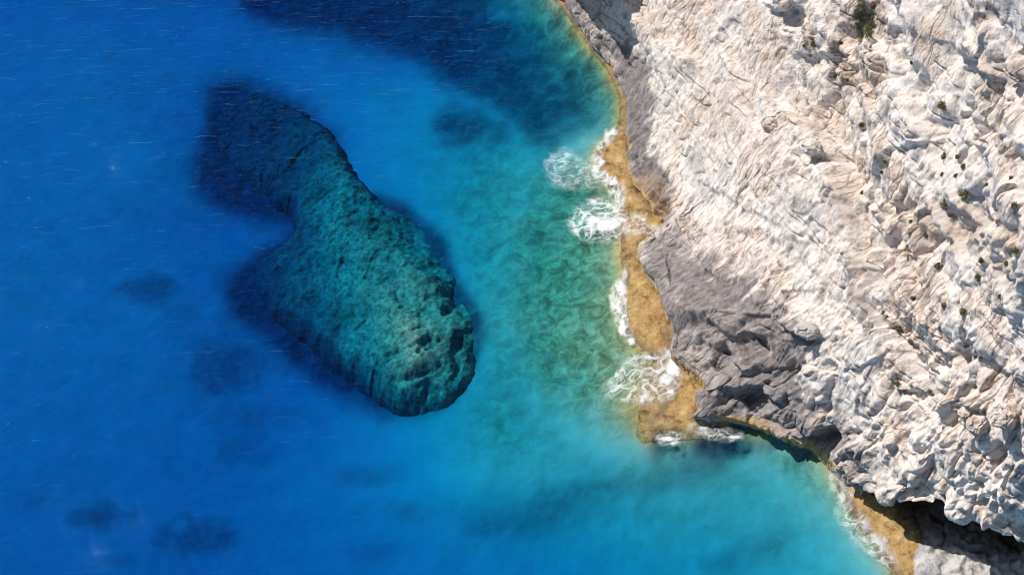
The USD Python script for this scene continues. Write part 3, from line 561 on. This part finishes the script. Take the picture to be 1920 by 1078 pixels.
# ------------------------------------------------------------------ foam
usdkit.material(stage, M('sea_foam'), {
    'zone': ('attribute', {'attribute': 'zone'}), 't': ('transparent_bsdf', {'color': (1, 1, 1)}), 'd': ('diffuse_bsdf', {'color': (0.82, 0.84, 0.85)}), 'mx': ('mix_closure', {})},
    [('zone.fac', 'mx.fac'), ('t.BSDF', 'mx.closure1'), ('d.BSDF', 'mx.closure2')], surface='mx.closure')
WT = cKDTree(top[:, :2])
def foam(label, poly, lace=1.0, core=(), blur=9, seed=0, flow=(1.0, .3), width=.9, gain=1.0):
    m = field(poly, blur)
    pp = np.array(poly, float); c = at(pp[:, 0], pp[:, 1], 0)
    gx, gy = np.meshgrid(np.arange(c[:, 0].min() - 3.5, c[:, 0].max() + 3.5, .085), np.arange(c[:, 1].min() - 3.5, c[:, 1].max() + 3.5, .085))
    g3 = np.stack([gx, gy, 0 * gx], -1)
    fpx, fpy, _ = pix(g3)
    a = take(m, fpx, fpy)
    fl_ = np.array([flow[0], flow[1], 0]); fl_ /= np.linalg.norm(fl_); pe = np.array([-fl_[1], fl_[0], 0])
    w_ = g3 + 1.6 * (np.stack([fbm(g3 / 2.6, 3, seed + 1), fbm(g3 / 2.6, 3, seed + 2), 0 * gx], -1) - .5) + .5 * (np.stack([fbm(g3 / .7, 3, seed + 3), fbm(g3 / .7, 3, seed + 4), 0 * gx], -1) - .5)
    L = np.stack([w_ @ fl_ / 1.7, w_ @ pe, 0 * gx + seed * 3.1], -1)
    r1 = 1 - np.abs(2 * noise(L / 1.0, seed) - 1); r2 = 1 - np.abs(2 * noise(L / .45, seed + 9) - 1); r3 = noise(L / .3, seed + 11)
    vein = np.maximum(sstep(width - .05, width + .10, r1 + .10 * (r3 - .5)) * .42, sstep(width - .02, width + .10, r2) * .34) * sstep(.15, .45, fbm(g3 / 1.9, 3, seed + 6) + .25 * a - .05)
    haze_ = .34 * sstep(.38, .75, fbm(w_ / .8, 4, seed + 8, .65)) + .05
    al = sstep(.1, .75, a) * (vein * lace + haze_)
    for x, y, rx, ry, st in core:
        wob_ = (fbm(g3 / .9, 4, seed + 21, .65) - .5) * 1.5; d = ((fpx - x) / rx + wob_) ** 2 + ((fpy - y) / ry - wob_) ** 2
        al = np.maximum(al, st * sstep(.22, .95, np.exp(-d) * (.55 + .9 * fbm(L / .8, 4, seed + 13, .65))))
    al = np.clip(al * gain * (.45 + .75 * fbm(g3 / .5, 3, seed + 17, .7) + .25 * noise(g3 / .2, seed + 18)), 0, .97)
    sz_ = np.full(gx.shape, -9.0); on = al > .01
    sz_[on] = shore(gx[on], gy[on])[0]
    wz_ = top[WT.query(np.stack([gx, gy], -1).reshape(-1, 2), workers=-1)[1], 2].reshape(gx.shape)
    wz_ = gaussian_filter(wz_, 2)
    z = np.maximum(wz_ + .05, np.minimum(sz_, 1.2) + .06) + .05 * al
    V = np.stack([gx, gy, gaussian_filter(z, 1)], -1).reshape(-1, 3); F = grid_faces(*gx.shape)
    kp = (al.ravel()[F].max(1) > .015) & (sz_.ravel()[F].max(1) < 1.3)
    (mv, mf), (zn,) = subset(V, F, kp, np.repeat(al.reshape(-1, 1), 3, 1))
    put('foam_patch', (mv, mf), 'sea_foam', prim={'zone': zn}, label=label, cat='sea foam')
foam('thin lacy ring of foam on green water above the white burst', [(1022, 300), (1060, 275), (1085, 300), (1120, 318), (1130, 345), (1080, 355), (1030, 345)], 1.0, (), 10, 1, gain=.72)
foam('dense white burst of foam in front of the notch in the ochre ledge', [(1062, 420), (1090, 385), (1130, 368), (1168, 395), (1172, 445), (1140, 452), (1090, 448)], 1.2, ((1140, 420, 34, 17, .97), (1112, 414, 18, 10, .9)), 9, 2, width=.86)
foam('white edge of foam hugging the ledge above the white burst', [(1112, 300), (1140, 325), (1175, 355), (1166, 400), (1150, 395), (1140, 355), (1108, 320)], 1.0, ((1150, 342, 12, 8, .9), (1160, 372, 7, 18, .6)), 5, 3, (.4, 1), .86)
foam('pale strip of foam along the broad upper part of the ochre ledge', [(1108, 300), (1122, 272), (1158, 232), (1168, 240), (1150, 262), (1130, 285), (1124, 310)], .9, ((1138, 258, 7, 18, .6), (1128, 305, 8, 8, .8)), 5, 4, (.5, -1), .86)
foam('thin wash of foam running across the ochre ledge into the notch', [(1168, 405), (1200, 400), (1215, 425), (1245, 435), (1235, 455), (1205, 440), (1175, 450)], 1.0, ((1190, 412, 16, 5, .5),), 6, 5, (.6, -.8), .86)
foam('long thick white line of breaking foam against the middle of the ledge', [(1140, 555), (1160, 520), (1176, 535), (1174, 600), (1196, 650), (1178, 645), (1152, 600)], 1.0, ((1163, 545, 10, 24, .95), (1158, 580, 9, 22, .95), (1168, 610, 10, 20, .95), (1184, 640, 10, 9, .8), (1172, 515, 6, 20, .55)), 5, 6, (.2, 1), .84)
foam('broad fan of streaky foam washing over the lower end of the ledge', [(1125, 735), (1150, 705), (1190, 665), (1230, 665), (1270, 660), (1278, 700), (1262, 745), (1220, 755), (1170, 750)], 1.0, ((1262, 690, 16, 22, .95), (1248, 712, 16, 14, .75), (1215, 672, 22, 6, .8), (1262, 668, 16, 6, .8)), 9, 7, (1, .75), .86)
foam('small bright splash of foam at the lowest tip of the ochre ledge', [(1228, 820), (1255, 808), (1290, 815), (1270, 832), (1240, 836)], 1.0, ((1252, 823, 22, 5, .95),), 5, 8)
foam('little whitish splash where the dark rocks meet the cove', [(1290, 800), (1330, 792), (1395, 812), (1390, 828), (1360, 826), (1310, 818)], 1.0, ((1376, 819, 13, 5, .7), (1318, 802, 14, 5, .5)), 5, 9)
foam('milky patch of foam beside the upper end of the lower right ledge', [(1545, 880), (1580, 890), (1600, 925), (1590, 950), (1568, 935)], .7, ((1580, 932, 9, 14, .6), (1562, 892, 8, 12, .4)), 7, 10)
foam('scattered lacy threads of foam along the lower right ledge', [(1560, 955), (1600, 950), (1640, 1000), (1690, 1070), (1660, 1065), (1600, 1010)], .9, ((1622, 985, 8, 14, .45), (1655, 1025, 8, 14, .45)), 10, 11, (1, -.5), .87)
# ------------------------------------------------------------------ weed patches and pale stones on the sea floor
def simple(name, ramp, scale, rough=.95):
    usdkit.material(stage, M(name), {'g': ('geometry', {}), 'n': ('noise_texture', {'scale': scale, 'detail': 6.0, 'roughness': .7}), 'r': ('rgb_ramp', {'ramp': ramp}),
        'p': ('principled_bsdf', {'roughness': rough, 'specular_ior_level': .1})}, [('g.position', 'n.vector'), ('n.fac', 'r.fac'), ('r.color', 'p.base_color')], surface='p.BSDF')
def on_floor(px, py):
    z = -8.0
    for _ in range(12):
        p = at(px, py, z); z = float(shore(np.array([[p[0]]]), np.array([[p[1]]]))[0][0, 0])
    return np.array([p[0], p[1], z])
usdkit.material(stage, M('weed_mat'), {
    'g': ('geometry', {}), 'n': ('noise_texture', {'scale': 1.2, 'detail': 6.0, 'roughness': .7}), 'r': ('rgb_ramp', {'ramp': [(.3, (.05, .06, .08)), (.7, (.20, .21, .24))]}),
    'zone': ('attribute', {'attribute': 'zone'}), 't': ('transparent_bsdf', {'color': (1, 1, 1)}), 'd': ('diffuse_bsdf', {}), 'mx': ('mix_closure', {})},
    [('g.position', 'n.vector'), ('n.fac', 'r.fac'), ('r.color', 'd.color'), ('zone.fac', 'mx.fac'), ('t.BSDF', 'mx.closure1'), ('d.BSDF', 'mx.closure2')], surface='mx.closure')
def weed(label, px, py, rx, ry):
    c = on_floor(px, py); k = .085
    gx, gy = np.meshgrid(np.arange(-rx * k * 1.9, rx * k * 1.9, .16) + c[0], np.arange(-ry * k * 2.3, ry * k * 2.3, .16) + c[1])
    d = np.hypot((gx - c[0]) / (rx * k), (gy - c[1]) / (ry * k * 1.25))
    g3 = np.stack([gx, gy, 0 * gx], -1)
    al = .5 * np.clip(sstep(1.75, .1, d + 2.0 * (fbm(g3 / 2.4, 4, int(px), .6) - .5)) * (.5 + .7 * fbm(g3 / .8, 3, int(py))), 0, .85) * sstep(1.85, 1.5, d)
    z = shore(gx, gy)[0] + .06 + .35 * al
    V = np.stack([gx, gy, z], -1).reshape(-1, 3); F = grid_faces(*gx.shape)
    (mv, mf), (zn,) = subset(V, F, al.ravel()[F].max(1) > .02, np.repeat(al.reshape(-1, 1), 3, 1))
    put('seaweed_patch', (mv, mf), 'weed_mat', prim={'zone': zn}, label=label, cat='seaweed')
weed('dark weed patch on the deep sea floor, left of the reef', 278, 545, 44, 26)
weed('broad dark weed patch on the deep sea floor below the reef', 425, 690, 55, 46)
weed('dark weed patch at the lower edge of the deep blue water', 372, 1008, 56, 26)
weed('small faint weed patch farthest to the lower left', 190, 970, 44, 18)
def lump(c, r3, seed, sub=4, amp=.35, fr=.9):
    m = trimesh.creation.icosphere(sub, 1.0); v = np.array(m.vertices)
    a, b, e = voronoi(v * 1.5 + seed * 3.3, seed)
    v = v * (1 + amp * (fbm(v * fr + seed * 5.1, 4, seed) - .5) * 2 + .22 * (a - .5) + .3 * b + .10 * (noise(v * 5 + seed, 2) - .5))[:, None]
    return v * r3 + c, np.array(m.faces)
# ------------------------------------------------------------------ loose blocks and shrubs on the cliff
def on_face(px, py):
    d, i = CTREE.query([px, py], k=14)
    j = i[np.argmin(CW[i])]
    n = CN[i].mean(0); n = n / np.linalg.norm(n)
    return CPT[j], n if n @ (EYE - CPT[j]) > 0 else -n
for i, (px, py, r3, lb) in enumerate([(1466, 3, (1.5, 1.4, 1.5), 'rounded block jutting from the cliff at the top, casting a dark shadow'), (1519, 274, (1.4, 1.2, 1.0), 'block overhanging the diagonal crease in the middle of the cliff'), (1878, 778, (1.7, 1.6, 1.5), 'squarish block at the right edge above the cave'), (1832, 797, (1.3, 1.2, 1.2), 'smaller block left of the squarish one above the cave'), (1512, 618, (1.5, 1.3, 1.0), 'hood-shaped block over the dark crescent hollow'), (1445, 232, (1.5, 1.2, 1.0), 'grey block at the upper end of the diagonal crease')]):
    p, n = on_face(px, py)
    m = lump(p + n * .15, np.array(r3), 70 + i, 5)
    put('rock_block', m, 'cliff_rock', prim={'zone': np.zeros((len(m[0]), 3))}, label=lb, cat='rock')
simple('shrub_leaves', [(.3, (.05, .055, .022)), (.5, (.12, .12, .05)), (.72, (.22, .20, .10))], 3.0)
simple('shrub_wood', [(.3, (.06, .045, .03)), (.7, (.14, .11, .08))], 4.0)
simple('dry_leaves', [(.3, (.10, .045, .02)), (.7, (.26, .13, .06))], 3.0)
def shrub(label, px, py, rx, ry, n=240, leaf='shrub_leaves', group=None):
    p, nn = on_face(px, py); k = .055 if ry < 25 else .07; r = np.random.default_rng(int(px * 7 + py))
    root = UsdGeom.Xform.Define(stage, path('shrub')); root.AddTranslateOp().Set(Gf.Vec3d(*map(float, p)))
    tag(root.GetPrim(), label, 'shrub', group)
    up = np.array([0, 0, 1.0]) - nn * nn[2]; up /= np.linalg.norm(up); sd = np.cross(up, nn)
    u = r.normal(size=(n, 3)); u /= np.linalg.norm(u, axis=1, keepdims=True); u *= (r.random((n, 1)) ** .45)
    u *= (.65 + .7 * fbm(u * 1.6 + px, 3, 3))[:, None]
    c = sd * (u[:, :1] * rx * k) + up * (u[:, 1:2] * ry * k) + nn * (.30 * min(rx, ry) * k + u[:, 2:] * min(rx, ry) * k * .8)
    if ry > 25:      # a long one: follow the rock behind it
        for i in range(n):
            qx = px + u[i, 0] * rx; qy = py - u[i, 1] * ry
            c[i] = on_face(qx, qy)[0] - p + nn * r.uniform(.05, .7)
    a = r.normal(size=(n, 3)); a /= np.linalg.norm(a, axis=1, keepdims=True); b = np.cross(a, r.normal(size=(n, 3))); b /= np.linalg.norm(b, axis=1, keepdims=True)
    s_ = r.uniform(.07, .15, (n, 1))
    V = np.stack([c - a * s_, c + b * s_ * .6, c + a * s_, c - b * s_ * .6], 1).reshape(-1, 3); o = np.arange(n)[:, None] * 4
    put('foliage', (V, np.vstack([o + [0, 1, 2], o + [0, 2, 3]])), leaf, parent=root.GetPath(), smooth=False)
    st = []
    for i in range(5):
        e = c[r.integers(n)] * .7
        st.append(trimesh.creation.cylinder(radius=.03, segment=[-nn * .2, e + nn * .05], sections=5))
    put('stem', trimesh.util.concatenate(st), 'shrub_wood', parent=root.GetPath(), smooth=False)
shrub('tall dark green strip of shrub filling the cleft at the top', 1611, 38, 13, 42, 1500)
shrub('narrower dark green strip of shrub right of the tall one', 1631, 52, 8, 30, 800)
shrub('rust-brown dry shrub above the two green strips', 1637, 9, 8, 12, 260, 'dry_leaves')
for px, py, r, lb in [(1765, 198, 10, 'brownish round shrub alone in the rough upper right face'), (1811, 366, 13, 'big bushy shrub, upper of the pair on the right face'), (1772, 384, 13, 'big bushy shrub, lower left of the pair on the right face'), (1832, 520, 9, 'shrub above a dark hollow at the right, below the bushy pair'),
        (1685, 617, 9, 'plump shrub halfway down, just right of the long crease'), (1684, 718, 8, 'shrub at the foot of the long crease'), (1805, 584, 8, 'shrub on the ledge right of centre of the right face'), (1615, 238, 7, 'single green shrub on the smooth pale slab near the top'),
        (1757, 497, 9, 'upright shrub in the dark slot of the middle right face'), (1768, 292, 7, 'upper shrub of the scattered few on the right face'), (1711, 558, 7, 'round shrub on the ridge above the plump one'), (1709, 640, 7, 'round shrub to the right of the plump one'), (1572, 79, 6, 'small shrub in the shadowed gap left of the green strips'), (1520, 80, 6, 'small shrub beside the notch near the jutting block')]:
    shrub(lb, px, py, r, r * 1.1, 260)
for px, py, r in [(1508, 90, 4), (1560, 146, 5), (1707, 118, 4), (1795, 296, 5), (1790, 328, 5), (1765, 326, 5), (1806, 312, 6), (1660, 305, 6), (1653, 322, 5), (1840, 488, 6), (1887, 493, 5), (1770, 572, 6), (1810, 650, 6), (1838, 673, 5), (1745, 730, 5), (1845, 770, 6), (1860, 771, 5), (1832, 806, 5), (1904, 390, 7), (1850, 345, 4), (1732, 446, 5), (1615, 362, 5), (1706, 415, 5), (1900, 468, 7), (1655, 586, 4), (1663, 594, 4), (1693, 735, 5), (1874, 556, 5), (1585, 152, 4), (1893, 330, 4)]:
    shrub('tiny dark green shrub rooted in the white cliff face', px, py, r, r * 1.1, 130, group='tiny shrubs on the cliff face')
print('tris', sum(len(UsdGeom.Mesh(p).GetFaceVertexCountsAttr().Get()) for p in stage.Traverse() if p.IsA(UsdGeom.Mesh)))
